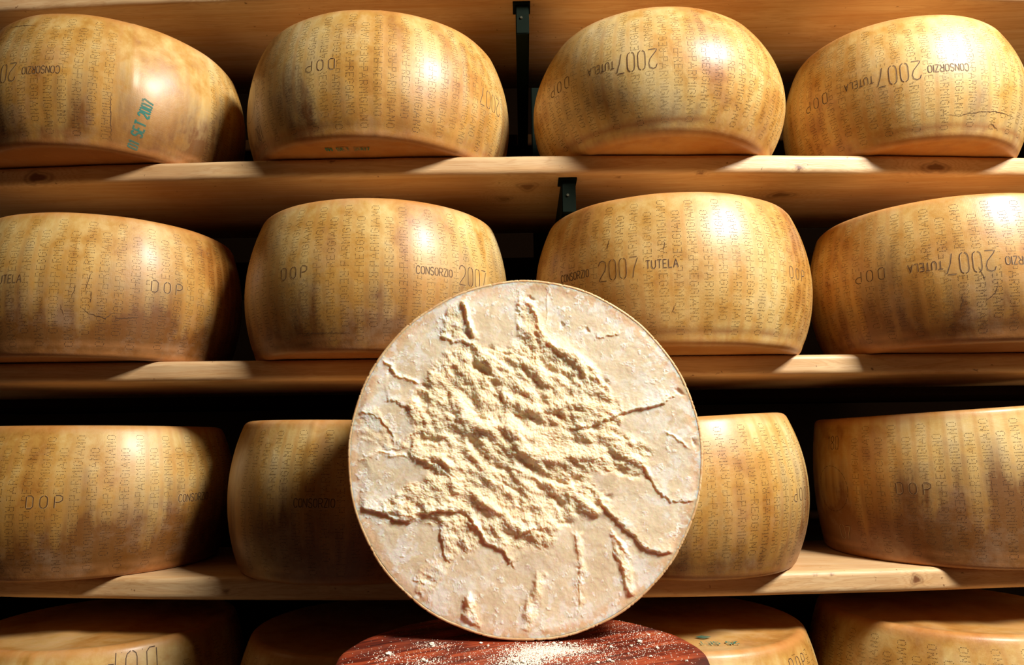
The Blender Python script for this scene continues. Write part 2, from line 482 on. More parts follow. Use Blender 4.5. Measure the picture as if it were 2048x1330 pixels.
MARK = {'DOP': ('D.O.P', .018, .048, .0014), '2007': ('2007', .031, .062, .0014), 'CON': ('CONSORZIO', .0120, .060, .0014),
        'TUT': ('TUTELA', .0122, .046, .0014), '180': ('180', .024, .030, .0011), '07': ('07', .022, .026, .0011), 'SET': ('01 SET 2007', .0165, .080, .0030),
        'big': ('D.O.P', .030, .075, .0014)}
MARK_NAME = {'DOP': 'origin_mark', '2007': 'year_mark', 'CON': 'consortium_mark', 'TUT': 'consortium_mark', '180': 'dairy_number', '07': 'dairy_number', 'SET': 'date_stamp', 'big': 'origin_mark'}
def build_wheel(W, label, group, marks, phase=0.0, skip=(), bands=True):
    Vf, q, tris, UVv = W.body()
    boxes = []
    for kind, B0, u0, rot in marks:
        word, H, L, wd = MARK[kind]
        if kind in ('SET',): continue
        boxes.append(mark_box(B0, u0, L, H, W.R, W.h, rot))
    bc = math.degrees(math.atan2(-W.cx, W.cy))
    dV, dq = W.dots(boxes, bc - 100, bc + 100, phase, skip)
    nV = len(Vf)
    V = np.concatenate([Vf, dV]); Q = np.concatenate([q, dq + nV])
    qm = np.concatenate([np.zeros(len(q), int), np.ones(len(dq), int)])
    me = mesh_np('round_cheese', V, Q, tris, (MAT_RIND, MAT_DOT), qm, np.zeros(len(tris), int))
    uvl = me.uv_layers.new(name='side_map')
    vi = np.empty(len(me.loops), dtype=np.int32); me.loops.foreach_get('vertex_index', vi)
    UV = np.concatenate([UVv, np.zeros((len(dV), 2)) + .5])[vi]
    # unwrap the seam at the back
    tot = len(q) * 4
    uq = UV[:tot].reshape(-1, 4, 2); mx = uq[:, :, 0].max(1, keepdims=True)
    uq[:, :, 0] = np.where(mx - uq[:, :, 0] > W.ncol / 2, uq[:, :, 0] + W.ncol, uq[:, :, 0]); UV[:tot] = uq.reshape(-1, 2)
    UV[:, 0] += 0.5 - 0.5 - phase
    uvl.data.foreach_set('uv', UV.astype(np.float32).ravel())
    o = link('round_cheese', me, None, (W.cx, W.cy, W.z0))
    tag(o, label, 'cheese', group)
    o['rind_seed'] = float(W.seed) * 0.37; o['rind_stain_shade'] = float(W.stain)
    for kind, B0, u0, rot in marks:
        word, H, L, wd = MARK[kind]
        ls = stroke_word(word, H, L)
        if kind == 'SET':
            V, Q = W.strokes(ls, B0, u0, rot, wd); me2 = mesh_np('date_stamp', V, Q, None, (MAT_INK,))
        else:
            V, Q = W.strokes(ls, B0, u0, rot, wd)
            V2, Q2 = W.strokes(ls, B0, u0, rot, .0005, -.0009 if rot == 0 else .0009, .00030)
            me2 = mesh_np(MARK_NAME[kind], np.concatenate([V, V2]), np.concatenate([Q, Q2 + len(V)]), None, (MAT_GROOVE, MAT_GLINT),
                          np.concatenate([np.zeros(len(Q), int), np.ones(len(Q2), int)]))
        c = link(MARK_NAME[kind], me2, o)
        c['rind_seed'] = float(W.seed) * 0.37
        if kind == 'SET': c['label'] = 'green inked date stamp'
    return o
CRACK = {
 4: [[(18.0, .469), (17.4, .422), (16.7, .385)], [(23.1, .57), (21.7, .459), (21.3, .435)], [(23.7, .428), (23.3, .354)], [(20.9, .319), (22.9, .285), (29.2, .258), (32.2, .308)], [(32.4, .265), (37.0, .268), (41.3, .284)], [(12.7, .337), (14.1, .269)]],
 7: [[(-24.8, .319), (-25.2, .269), (-26.1, .224)], [(-12.5, .362), (-14.0, .309), (-17.5, .256)], [(-18.8, .478), (-17.6, .431), (-17.0, .388)]],
 3: [[(-9.2, .162), (-2.9, .145), (3.4, .166), (16.3, .188), (31.2, .181)], [(14.4, .112), (20.6, .066)]],
 6: [[(-32.6, .707), (-33.9, .619)], [(-12.1, .641), (-12.8, .592)], [(-9.7, .245), (-10.5, .209), (-9.4, .191)]],
 0: [[(-24.4, .913), (-14.7, .894), (-5.9, .862)], [(27.1, .364), (28.1, .067)]],
 5: [[(-24.4, .126), (-10.5, .119), (.7, .114)]]}
def add_cracks(W, o, lines):
    rs = np.random.RandomState(W.seed + 40)
    for l in lines:
        V = []; Q = []; n = 0
        p = densify(np.array([(rad(b) * W.R, u * W.h) for b, u in l]), .0025)
        p = p + rs.normal(0, .00045, p.shape)
        m = len(p); w = .0011 * np.sin(np.linspace(.25, math.pi - .25, m)) * rs.uniform(.6, 1.2, m)
        t = np.gradient(p, axis=0); t /= np.linalg.norm(t, axis=1, keepdims=True) + 1e-9; nn = np.stack([-t[:, 1], t[:, 0]], 1) * w[:, None] / 2
        for arr in (p + nn, p - nn): V.append(W.pt(arr[:, 0] / W.R, arr[:, 1] / W.h, .00036))
        i = np.arange(m - 1); Q.append(np.stack([n + m + i, n + m + i + 1, n + i + 1, n + i], -1)); n += 2 * m
        c = link('surface_crack', mesh_np('surface_crack', np.concatenate(V), np.concatenate(Q), None, (MAT_GROOVE,)), o)
        c['rind_seed'] = float(W.seed) * .37
def add_circle(W, o, b0, u0, r):
    ls = [[(r * math.cos(a), r * math.sin(a)) for a in np.linspace(s, s + .16, 3)] for s in np.arange(0, 2 * math.pi, .22)]
    V, Q = W.strokes([np.array(l) for l in ls], b0, u0, 0, .0008)
    c = link('template_ring', mesh_np('template_ring', V, Q, None, (MAT_GROOVE,)), o); c['rind_seed'] = float(W.seed) * .37
#WHEELS
Z1, Z2, Z3, Z4 = ROW_Z[1], ROW_Z[2], ROW_Z[3], ROW_Z[4]
GR = {1: 'cheese wheels on the top visible shelf', 2: 'cheese wheels on the second shelf', 3: 'cheese wheels on the third shelf', 4: 'cheese wheels on the bottom shelf'}
LIST = [
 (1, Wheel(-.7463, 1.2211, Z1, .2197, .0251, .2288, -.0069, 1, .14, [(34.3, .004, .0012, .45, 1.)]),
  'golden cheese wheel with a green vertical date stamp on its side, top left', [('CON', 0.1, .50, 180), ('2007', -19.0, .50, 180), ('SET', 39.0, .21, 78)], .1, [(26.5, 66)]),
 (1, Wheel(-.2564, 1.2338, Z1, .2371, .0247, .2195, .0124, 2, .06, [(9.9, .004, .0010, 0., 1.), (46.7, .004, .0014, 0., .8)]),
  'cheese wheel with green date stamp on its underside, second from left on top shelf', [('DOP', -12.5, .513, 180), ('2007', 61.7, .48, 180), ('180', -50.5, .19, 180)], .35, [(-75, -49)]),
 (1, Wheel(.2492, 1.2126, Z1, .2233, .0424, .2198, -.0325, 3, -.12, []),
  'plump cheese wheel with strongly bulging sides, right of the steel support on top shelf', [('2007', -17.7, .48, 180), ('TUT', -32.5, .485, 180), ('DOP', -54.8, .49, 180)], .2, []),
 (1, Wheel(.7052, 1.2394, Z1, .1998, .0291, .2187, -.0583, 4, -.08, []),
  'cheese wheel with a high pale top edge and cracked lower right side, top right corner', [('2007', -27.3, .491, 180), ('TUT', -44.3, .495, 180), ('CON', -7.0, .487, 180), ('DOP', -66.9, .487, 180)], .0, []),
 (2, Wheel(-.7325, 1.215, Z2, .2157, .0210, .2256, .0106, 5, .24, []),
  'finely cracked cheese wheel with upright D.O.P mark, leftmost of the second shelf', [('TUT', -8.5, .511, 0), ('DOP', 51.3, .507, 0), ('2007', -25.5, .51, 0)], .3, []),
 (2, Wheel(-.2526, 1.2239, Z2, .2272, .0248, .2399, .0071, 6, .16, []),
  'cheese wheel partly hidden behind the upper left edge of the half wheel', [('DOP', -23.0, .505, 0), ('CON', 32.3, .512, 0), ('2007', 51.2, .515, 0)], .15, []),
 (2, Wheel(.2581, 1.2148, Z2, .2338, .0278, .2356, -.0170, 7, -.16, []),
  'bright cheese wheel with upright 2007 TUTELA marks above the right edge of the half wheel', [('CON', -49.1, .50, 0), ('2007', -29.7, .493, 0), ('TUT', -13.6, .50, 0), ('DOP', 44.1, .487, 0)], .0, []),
 (2, Wheel(.7353, 1.2073, Z2, .2159, .0234, .2269, -.0240, 8, .20, []),  # stain value also stands in for shade on its lower half
  'dark smudged, shade-tinted cheese wheel with upside-down 2007, right end of the second shelf', [('DOP', -58.2, .516, 180), ('TUT', -36.6, .514, 180), ('2007', -21.1, .514, 180), ('CON', -1.5, .509, 180)], .25, []),
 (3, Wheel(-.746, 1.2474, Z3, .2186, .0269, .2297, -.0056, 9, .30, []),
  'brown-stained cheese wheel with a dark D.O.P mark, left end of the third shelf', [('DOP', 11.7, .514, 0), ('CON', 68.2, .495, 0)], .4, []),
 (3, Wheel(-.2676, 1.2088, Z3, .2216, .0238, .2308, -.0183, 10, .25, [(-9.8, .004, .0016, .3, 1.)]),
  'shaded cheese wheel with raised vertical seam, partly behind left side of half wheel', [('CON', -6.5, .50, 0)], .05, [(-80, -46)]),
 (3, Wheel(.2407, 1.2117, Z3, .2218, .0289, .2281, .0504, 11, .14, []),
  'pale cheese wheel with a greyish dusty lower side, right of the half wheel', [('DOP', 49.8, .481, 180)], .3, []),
 (3, Wheel(.741, 1.2729, Z3, .2128, .0109, .2391, .0551, 12, .32, []),  # high stain value also paints in the shade at lower right
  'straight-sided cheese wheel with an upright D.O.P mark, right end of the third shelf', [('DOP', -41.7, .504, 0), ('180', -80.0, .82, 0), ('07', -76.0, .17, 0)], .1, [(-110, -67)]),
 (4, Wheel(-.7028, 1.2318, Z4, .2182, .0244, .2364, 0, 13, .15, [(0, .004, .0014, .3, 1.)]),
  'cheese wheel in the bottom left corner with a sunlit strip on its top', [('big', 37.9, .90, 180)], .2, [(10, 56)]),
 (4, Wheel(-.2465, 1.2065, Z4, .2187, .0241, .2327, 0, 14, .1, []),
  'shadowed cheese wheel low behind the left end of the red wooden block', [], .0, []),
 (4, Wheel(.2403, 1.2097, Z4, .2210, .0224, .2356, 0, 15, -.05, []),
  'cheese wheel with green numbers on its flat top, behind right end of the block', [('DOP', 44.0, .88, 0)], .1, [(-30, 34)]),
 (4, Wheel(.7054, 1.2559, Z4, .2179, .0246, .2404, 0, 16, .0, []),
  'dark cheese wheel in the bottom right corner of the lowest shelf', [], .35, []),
]
WOBJ = []
for row, W, label, marks, ph, skip in LIST:
    WOBJ.append((W, build_wheel(W, label, GR[row], marks, ph, skip)))

for k_, ls_ in CRACK.items(): add_cracks(WOBJ[k_][0], WOBJ[k_][1], ls_)
add_circle(WOBJ[11][0], WOBJ[11][1], -82, .48, .040)
add_circle(WOBJ[1][0], WOBJ[1][1], -58, .50, .036)
def flat_strokes(word, H, L, cx, cy, z, rot, wd, flip=1):
    c, s = math.cos(rad(rot)), math.sin(rad(rot)); V = []; Q = []; n = 0
    for l in stroke_word(word, H, L):
        l = densify(l, .003); a, b = ribbon(l, wd)
        for arr in (a, b):
            x = (arr[:, 0] * c - arr[:, 1] * s); y = arr[:, 0] * s + arr[:, 1] * c
            V.append(np.stack([cx + x, cy + y * flip, np.full(len(x), z)], -1))
        m = len(l); i = np.arange(m - 1)
        Q.append(np.stack([n + m + i, n + m + i + 1, n + i + 1, n + i], -1)); n += 2 * m
    return np.concatenate(V), np.concatenate(Q)
# green stamp under the second wheel of the upper row (seen from below), and on top of a bottom wheel
W2 = LIST[1][1]
V, Q = flat_strokes('01 SET 2007', .011, .070, -.2764 - W2.cx, 1.062 - W2.cy, -.0004, 0, .0024, -1)
c = link('date_stamp', mesh_np('date_stamp', V, Q, None, (MAT_INK,)), WOBJ[1][1]); c['label'] = 'green inked date stamp'; c['rind_seed'] = 1.0
W15 = LIST[14][1]
V, Q = flat_strokes('25 SET', .014, .056, .2733 - W15.cx, 1.060 - W15.cy, W15.h + .0004, 180, .0020)
d = .008
V = np.concatenate([V, [[.259 - W15.cx - .012, 1.090 - W15.cy, W15.h + .0004], [.259 - W15.cx, 1.090 - W15.cy - d, W15.h + .0004], [.259 - W15.cx + .012, 1.090 - W15.cy, W15.h + .0004], [.259 - W15.cx, 1.090 - W15.cy + d, W15.h + .0004]]])
Q = np.concatenate([Q, [[len(V) - 4, len(V) - 3, len(V) - 2, len(V) - 1]]])
c = link('date_stamp', mesh_np('date_stamp', V, Q, None, (MAT_INK,)), WOBJ[14][1]); c['label'] = 'green inked date stamp with a diamond'; c['rind_seed'] = 3.0
#ENDWHEELS

# ------------------------------------------------------------------ shelf boards
TH = 0.034
def board(name, ztop, coef, x0, x1, depth, label, knots=(), seed=0.0, dense=True, yoff=0.0, mat=None):
    a, b, c = coef
    # closed section, starting at the rear top, going over the front edge to the rear bottom
    r = 0.009; pts = []; fs = []
    def front(n):
        P = []
        for i in range(n + 1):
            t = math.pi / 2 * i / n; P.append((r - r * math.sin(t), -(r - r * math.cos(t))))
        return P
    pts += [(depth, 0.0), (depth * .6, 0.0), (depth * .3, 0), (.06, 0.0), (.03, 0), (.018, 0)]
    pts += [(q[0], q[1]) for q in front(6)]
    nz = 14 if dense else 3
    for i in range(1, nz): pts.append((0.0, -r - (TH - 2 * r) * i / nz))
    pts += [(q[0], -TH - q[1]) for q in front(6)[::-1]]
    if dense: pts += [(y, -TH) for y in np.arange(.012, .14, .0025)]
    pts += [(.2, -TH), (depth, -TH)]
    pts = np.array(pts); npf = len(pts)
    nx = int((x1 - x0) / (.0022 if dense else .02)) + 1
    xs = np.linspace(x0, x1, nx)
    yf = a + b * xs + c * xs ** 2 + yoff
    # y measured from the bowed front edge, fading to a straight rear edge
    k = pts[:, 0] / depth
    ymean = a + yoff
    Y = (yf[:, None] + pts[None, :, 0]) * (1 - k) + (ymean + .02 + depth) * k
    Y = yf[:, None] * (1 - k) + (ymean + .02) * k + pts[None, :, 0]
    X = np.repeat(xs[:, None], npf, 1); Z = np.repeat(pts[None, :, 1], nx, 0)
    # slight hand-planed waviness
    Y = Y + (0.0006 * np.sin(X * 23 + seed) + 0.0004 * np.sin(X * 61 + 2 * seed)) * (1 - k)
    V = np.stack([X, Y, Z], -1)
    knot = np.zeros(V.shape[:2]); ring = np.zeros_like(knot)
    for (kx, ky, kz, rx, ry, st) in knots:
        dx = (X - kx) / rx
        d = np.sqrt(dx ** 2 + ((Y - ky) / ry) ** 2 + ((Z - kz) / ry) ** 2)
        wob = 1 + .18 * np.sin(3 * np.arctan2(Z - kz + (Y - ky), X - kx) + kx * 9)
        core = 1 - sstep(.55, 1.05, d * wob)
        rg = np.exp(-((d * wob - 1.15) / .22) ** 2) * .55
        knot = np.maximum(knot, np.maximum(core * st, rg * st))
        ring = ring + 2.2 * min(1, rx / .012) ** 2 * np.exp(-(d / 2.6) ** 2)
    q = grid_quads(nx, npf, True)[:, ::-1]
    me = mesh_np(name, V, q, None, (mat or MAT_PINE,))
    i = np.arange(npf)
    me2 = me
    fattr(me, 'knot', knot); fattr(me, 'ring', ring)
    # end caps
    import bmesh
    bm = bmesh.new(); bm.from_mesh(me); bm.verts.ensure_lookup_table()
    for base, rev in ((0, False), ((nx - 1) * npf, True)):
        vs_ = [bm.verts[base + j] for j in range(npf)]
        if rev: vs_.reverse()
        bm.faces.new(vs_)
    bm.normal_update(); bm.to_mesh(me); bm.free()
    o = link(name, me, None, (0, 0, ztop)); o['rind_seed'] = seed
    tag(o, label, 'shelf board', 'pine boards of the cheese rack')
    return o
FC = {0: (1.112, .020, .040), 1: (1.0975, .022, .040), 2: (1.112, .036, .010), 3: (1.072, .004, .085), 4: (1.085, .0, .05)}
def fy(n, x): a, b, c = FC[n]; return a + b * x + c * x * x
K1 = [(-.812, fy(1, -.81) + .0, -.020, .020, .009, .9), (-.312, fy(1, -.31), -.006, .0045, .003, .9), (.0125, 1.155, -TH, .014, .016, .75), (-.03, 1.215, -TH, .012, .012, .5),
      (.465, fy(1, .465), -.024, .006, .005, .95), (.70, fy(1, .70), -.021, .020, .007, .8), (.30, fy(1, .3) + .004, -TH, .005, .004, .8), (.165, 1.118, -TH, .004, .004, .7), (.47, 1.22, -TH, .020, .012, .7), (-.25, 1.2, -TH, .008, .008, .5)]
K3 = [(.585, fy(3, .585), -.016, .0075, .0065, .95), (.455, fy(3, .455), -.005, .003, .0022, .8), (.43, fy(3, .43), -.005, .003, .0022, .8), (-.45, fy(3, -.45), -.02, .004, .003, .6)]
board('shelf_board', .8025, FC[0], -1.5, 1.5, .31, 'pine shelf board along the very top of the photo, above all the wheels', [(-.55, fy(0, -.55), -.02, .012, .005, .7)], 1.3)
board('shelf_board', Z1, FC[1], -1.5, 1.5, .31, 'knotty pine shelf board carrying the top row of wheels', K1, 2.1)
board('shelf_board', Z2, FC[2], -1.5, 1.5, .31, 'pine shelf board with streaky grain carrying the second row of wheels', [(-.21, fy(2, -.21), -.02, .004, .003, .6)], 3.7)
board('shelf_board', Z3, FC[3], -1.5, 1.5, .31, 'pine shelf board with one round knot at right, under the third row of wheels', K3, 4.4)
board('shelf_board', Z4, FC[4], -1.5, 1.5, .31, 'lowest pine shelf board below the bottom row of wheels', [], 5.2, False)

# ------------------------------------------------------------------ steel rack
def box_np(x0, x1, y0, y1, z0, z1, bev=0.0):
    import bmesh
    bm = bmesh.new(); bmesh.ops.create_cube(bm, size=1)
    for v in bm.verts:
        v.co = Vector(((x0 + x1) / 2 + v.co.x * (x1 - x0), (y0 + y1) / 2 + v.co.y * (y1 - y0), (z0 + z1) / 2 + v.co.z * (z1 - z0)))
    if bev: bmesh.ops.bevel(bm, geom=bm.edges[:], offset=bev, segments=2, affect='EDGES')
    return bm
def bm_obj(name, bm, mat, parent=None):
    me = bpy.data.meshes.new(name); bm.to_mesh(me); bm.free(); me.materials.append(mat)
    return link(name, me, parent)
def merge(bms):
    import bmesh
    out = bmesh.new()
    for b in bms:
        me = bpy.data.meshes.new('t'); b.to_mesh(me); b.free(); out.from_mesh(me); bpy.data.meshes.remove(me)
    return out
def cross_beam(x, zt, yf, label, flange=True):
    # square tube with a folded flange under the board
    bms = [box_np(x, x + .0235, yf, 2.0, zt - .060, zt - .0005, .0015)]
    if flange: bms.append(box_np(x - .005, x + .026, yf - .004, yf + .03, zt - .004, zt, .0005))
    o = bm_obj('steel_support', merge(bms), MAT_STEEL)
    tag(o, label, 'support', 'dark green steel supports')
    import bmesh
    b = bmesh.new(); bmesh.ops.create_cone(b, segments=12, radius1=.0026, radius2=.0022, depth=.002, cap_ends=True)
    bmesh.ops.rotate(b, verts=b.verts, matrix=Matrix.Rotation(rad(90), 3, 'X'))
    bmesh.ops.translate(b, verts=b.verts, vec=(x + .010, yf - .001, zt - .030))
    c = bm_obj('bolt', b, MAT_BOLT, o); c['label'] = 'small worn metal bolt'
    return o
cross_beam(-.0035, .8025 - TH, 1.136, 'dark green steel support under the topmost board, between the middle wheels')
cross_beam(.069, Z1 - TH, 1.118, 'dark green steel support under the knotty board, above the second row')
for x, zt in ((.0, Z2 - TH), (.0, Z3 - TH), (.0, Z4 - TH)):
    cross_beam(x, zt, 1.14, 'dark green steel support in deep shadow under a lower shelf board')
FLOOR = -1.20
for x in (-1.46, .03, 1.44):
    o = bm_obj('rack_upright', box_np(x, x + .05, 1.60, 1.65, FLOOR, 1.3, .002), MAT_STEEL)
    tag(o, 'dark steel rack upright standing in the shadow behind the wheels', 'rack upright', 'steel uprights behind the wheels')
for z in (.8025, Z1, Z2, Z3, Z4):
    o = board('rear_shelf_board', z - .002, (1.74, 0, 0), -1.5, 1.5, .30, 'dim pine board of the back half of the rack, seen between wheels', [], z * 3 + 9, False, 0.0, MAT_REAR_SHADED)
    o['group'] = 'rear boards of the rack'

# ------------------------------------------------------------------ room
def plane(name, co, mat, kind='structure'):
    me = mesh_np(name, np.array(co, float), [[0, 1, 2, 3]], None, (mat,), smooth=False)
    return tag(link(name, me), kind=kind)
plane('floor', [(-4, -3, FLOOR), (4, -3, FLOOR), (4, 3.2, FLOOR), (-4, 3.2, FLOOR)], MAT_FLOOR)
plane('wall_back', [(-4, 3.2, FLOOR), (4, 3.2, FLOOR), (4, 3.2, 3.0), (-4, 3.2, 3.0)], MAT_WALL)
#FACE
# ------------------------------------------------------------------ the opened half wheel
RF = 0.2134; FC_X, FC_Y, FC_Z = .0000, .851, -.0155
def px2f(x, y):
    return np.array([(x - 1049.0) / 359.0 * RF, -(y - 921.5) / 361.5 * RF])
NF = 640
a_ = np.linspace(-1, 1, NF)
A_, B_ = np.meshgrid(a_, a_, indexing='ij')
# square to disc with nearly even cells
with np.errstate(divide='ignore', invalid='ignore'):
    m1 = np.abs(A_) >= np.abs(B_)
    ph = np.where(m1, (math.pi / 4) * (B_ / np.where(A_ == 0, 1, A_)), math.pi / 2 - (math.pi / 4) * (A_ / np.where(B_ == 0, 1, B_)))
    rr_ = np.where(m1, A_, B_)
RI = RF - .0028
FXm = rr_ * np.cos(ph) * RI; FYm = rr_ * np.sin(ph) * RI
PXm = 1049.0 + FXm / RF * 359.0; PYm = 921.5 - FYm / RF * 361.5       # map of the broken surface, 1 unit = 0.6 mm
_wx = (fbm(PXm / 22, PYm / 22, 4) - .5) * 16; _wy = (fbm(PXm / 22 + 50, PYm / 22 + 9, 4) - .5) * 16
WX, WY = PXm + _wx, PYm + _wy                                           # ragged coordinates
_wx2 = (fbm(PXm / 7 + 5, PYm / 7, 3) - .5) * 7; _wy2 = (fbm(PXm / 7 + 35, PYm / 7 + 90, 3) - .5) * 7
WX2, WY2 = PXm + _wx * .35 + _wx2, PYm + _wy * .35 + _wy2

def seg_dist(poly, X, Y):
    """distance, signed side (+ = left of travel in image, y down), and position along"""
    best = np.full(X.shape, 1e9); side = np.zeros(X.shape); al = np.zeros(X.shape)
    tot = 0; Ls = [math.hypot(b[0] - a[0], b[1] - a[1]) for a, b in zip(poly[:-1], poly[1:])]; S = sum(Ls)
    for (a, b), L in zip(zip(poly[:-1], poly[1:]), Ls):
        dx, dy = b[0] - a[0], b[1] - a[1]
        t = np.clip(((X - a[0]) * dx + (Y - a[1]) * dy) / (L * L), 0, 1)
        d = np.hypot(X - a[0] - t * dx, Y - a[1] - t * dy)
        cr = (X - a[0]) * dy - (Y - a[1]) * dx
        m = d < best
        best = np.where(m, d, best); side = np.where(m, np.sign(cr), side); al = np.where(m, (tot + t * L) / S, al)
        tot += L
    return best, side, al
def in_poly(poly, X, Y):
    ins = np.zeros(X.shape, bool); n = len(poly)
    for i in range(n):
        x1, y1 = poly[i]; x2, y2 = poly[(i + 1) % n]
        c = ((y1 > Y) != (y2 > Y)) & (X < (x2 - x1) * (Y - y1) / (y2 - y1 + 1e-9) + x1)
        ins ^= c
    return ins
def poly_soft(poly, w, X=None, Y=None):
    X = WX if X is None else X; Y = WY if Y is None else Y
    d, _, _ = seg_dist(list(poly) + [poly[0]], X, Y)
    d = np.where(in_poly(poly, X, Y), d, -d)
    return sstep(-w, w, d)
Hm = np.zeros_like(PXm)          # height in millimetres, + towards the viewer
def ledge(poly, h, fall=28, edge=2.0, high=+1, rag=1):
    """a broken step: the high side dies away over `fall`, the low side is cut sharply"""
    global Hm, rough, DUST
    X, Y = (WX2, WY2) if rag else (PXm, PYm)
    d, s, al = seg_dist(poly, X, Y)
    sd = d * s * high
    env = np.minimum(1, np.minimum(al, 1 - al) / .08 + .25)
    inside = np.exp(-np.clip(sd, 0, None) / fall) * (sd < fall * 5)
    k = sstep(-edge * 1.5, edge * 1.5, sd)
    endc = np.exp(-(np.clip(d - np.abs(sd), 0, None) / 6) ** 2)
    lip = k * np.exp(-(np.clip(sd, 0, None) / (3.0 + h)) ** 2) * np.exp(-(np.where((al <= 0) | (al >= 1), d, 0) / 6) ** 2)
    rough = np.maximum(rough, .75 * lip); DUST = np.maximum(DUST, .55 * lip)
    Hm = Hm + .45 * lip * (cl2 + cl1 - .6) * min(1, h / 4)
    Hm = Hm + .46 * h * env * k * inside * np.exp(-(np.where((al <= 0) | (al >= 1), d, 0) / (fall * .5)) ** 2)
def ridge(poly, h, w):
    global Hm
    d, s, al = seg_dist(poly, WX2, WY2)
    env = np.minimum(1, np.minimum(al, 1 - al) / .15 + .3)
    Hm = Hm + .80 * h * env * np.exp(-(d / w) ** 2)
def pit(x, y, r, h, r2=None, ang=0):
    global Hm
    c, s = math.cos(rad(ang)), math.sin(rad(ang)); r2 = r2 or r
    X = (WX2 - x) * c + (WY2 - y) * s; Y = -(WX2 - x) * s + (WY2 - y) * c
    Hm = Hm - .62 * h * np.exp(-((X / r) ** 2 + (Y / r2) ** 2) ** 1.4)

CORE = [(905, 700), (945, 690), (985, 705), (1035, 690), (1072, 668), (1110, 690), (1150, 715), (1195, 742), (1222, 785), (1245, 820), (1252, 850),
        (1240, 880), (1290, 898), (1308, 925), (1285, 950), (1225, 960), (1178, 962), (1205, 1005), (1218, 1035), (1185, 1045), (1130, 1048), (1108, 1090), (1088, 1108),
        (1040, 1108), (1000, 1100), (975, 1088), (935, 1120), (893, 1118), (877, 1062), (822, 1045), (765, 1040), (760, 1012), (800, 985), (862, 962), (842, 935),
        (800, 925), (818, 900), (826, 870), (812, 820), (832, 788), (852, 760), (868, 728)]
SP1 = [(918, 602), (930, 610), (945, 652), (957, 688), (940, 690), (905, 678), (878, 675), (885, 640), (893, 620)]
SP2 = [(1042, 598), (1072, 604), (1080, 650), (1098, 690), (1062, 700), (1035, 665), (1034, 630)]
SP3 = [(1218, 1070), (1240, 1100), (1252, 1135), (1262, 1200), (1243, 1196), (1236, 1150), (1222, 1100)]
SP4 = [(925, 1205), (940, 1192), (950, 1215), (960, 1262), (935, 1250)]
SP5 = [(1040, 1235), (1055, 1200), (1080, 1150), (1092, 1158), (1075, 1225), (1050, 1262), (1036, 1255)]
SP6 = [(708, 832), (745, 822), (775, 858), (790, 892), (825, 872), (815, 905), (765, 908), (705, 880)]
SP7 = [(835, 1150), (885, 1120), (905, 1140), (870, 1185), (835, 1195)]
SP9 = [(1142, 1075), (1158, 1078), (1164, 1150), (1158, 1235), (1146, 1235), (1146, 1150)]
SP8 = [(1245, 950), (1290, 945), (1300, 975), (1255, 968)]
core = poly_soft(CORE, 9)
rough = core.copy()
for p in (SP1, SP2): rough = np.maximum(rough, poly_soft(p, 5))
for p, k in ((SP3, .9), (SP4, .95), (SP5, .85), (SP6, .6), (SP7, .7), (SP8, .9), (SP9, .7)): rough = np.maximum(rough, k * poly_soft(p, 6))
DUST = np.zeros_like(PXm)
# --- gentle facets left by the opening knives
ang_ = np.arctan2(PYm - 900, PXm - 1050); rr2 = np.hypot(PXm - 1050, PYm - 900) / 360
fac = vnoise(np.cos(ang_) * 3.2 + 40 + rr2 * .4, np.sin(ang_) * 3.2 + 30) - .5
Hm = Hm + 2.2 * fac * sstep(.25, .6, rr2) + 1.6 * (fbm(PXm / 60, PYm / 60, 3) - .5)
Hm = Hm + 0.30 * (fbm(PXm / 9, PYm / 9, 4) - .5) * 2
# --- the crumbly centre: stands proud, with lumps and creases running down to the right
c30, s30 = math.cos(rad(38)), math.sin(rad(38))
DX = (PXm * c30 + PYm * s30); DY = (-PXm * s30 + PYm * c30)
lump = fbm(DX / 36 + 3, DY / 23 + 8, 2, .5) - .5
rd = 1 - 2 * np.abs(fbm(DX / 30 + 13, DY / 15 + 28, 3, .55) - .5)
cr2 = fbm(WX / 10 + 3, WY / 8 + 8, 4, .6) - .5
cr3 = fbm(PXm / 3.6 + 3, PYm / 3.4 + 8, 3, .62) - .5
# granular clumps
def cells(X, Y, seed):
    xi = np.floor(X).astype(int); yi = np.floor(Y).astype(int); best = np.full(X.shape, 9.)
    for i in (-1, 0, 1):
        for j in (-1, 0, 1):
            a = xi + i; b = yi + j
            jx = _TAB[(a + seed) & 255, b & 255]; jy = _TAB[(a + 91 + seed) & 255, (b + 37) & 255]
            best = np.minimum(best, np.hypot(a + jx - X, b + jy - Y))
    return best
mid_ = fbm(DX / 17 + 9, DY / 12 + 4, 2, .5) - .5
cl3 = 1 - np.clip(cells(PXm / 2.9, PYm / 2.9, 99), 0, 1)
cl1 = 1 - np.clip(cells(WX / 15, WY / 12, 5), 0, 1); cl2 = 1 - np.clip(cells(WX2 / 5.2, WY2 / 5.0, 55), 0, 1)
Hm = Hm + rough * (1.4 + 6.4 * lump + 2.4 * mid_ + 1.5 * cr2 + 1.1 * (cl1 - .5) + .95 * (cl2 - .5) + .55 * (cl3 - .5) + .3 * cr3) * (.62 + .38 * core)
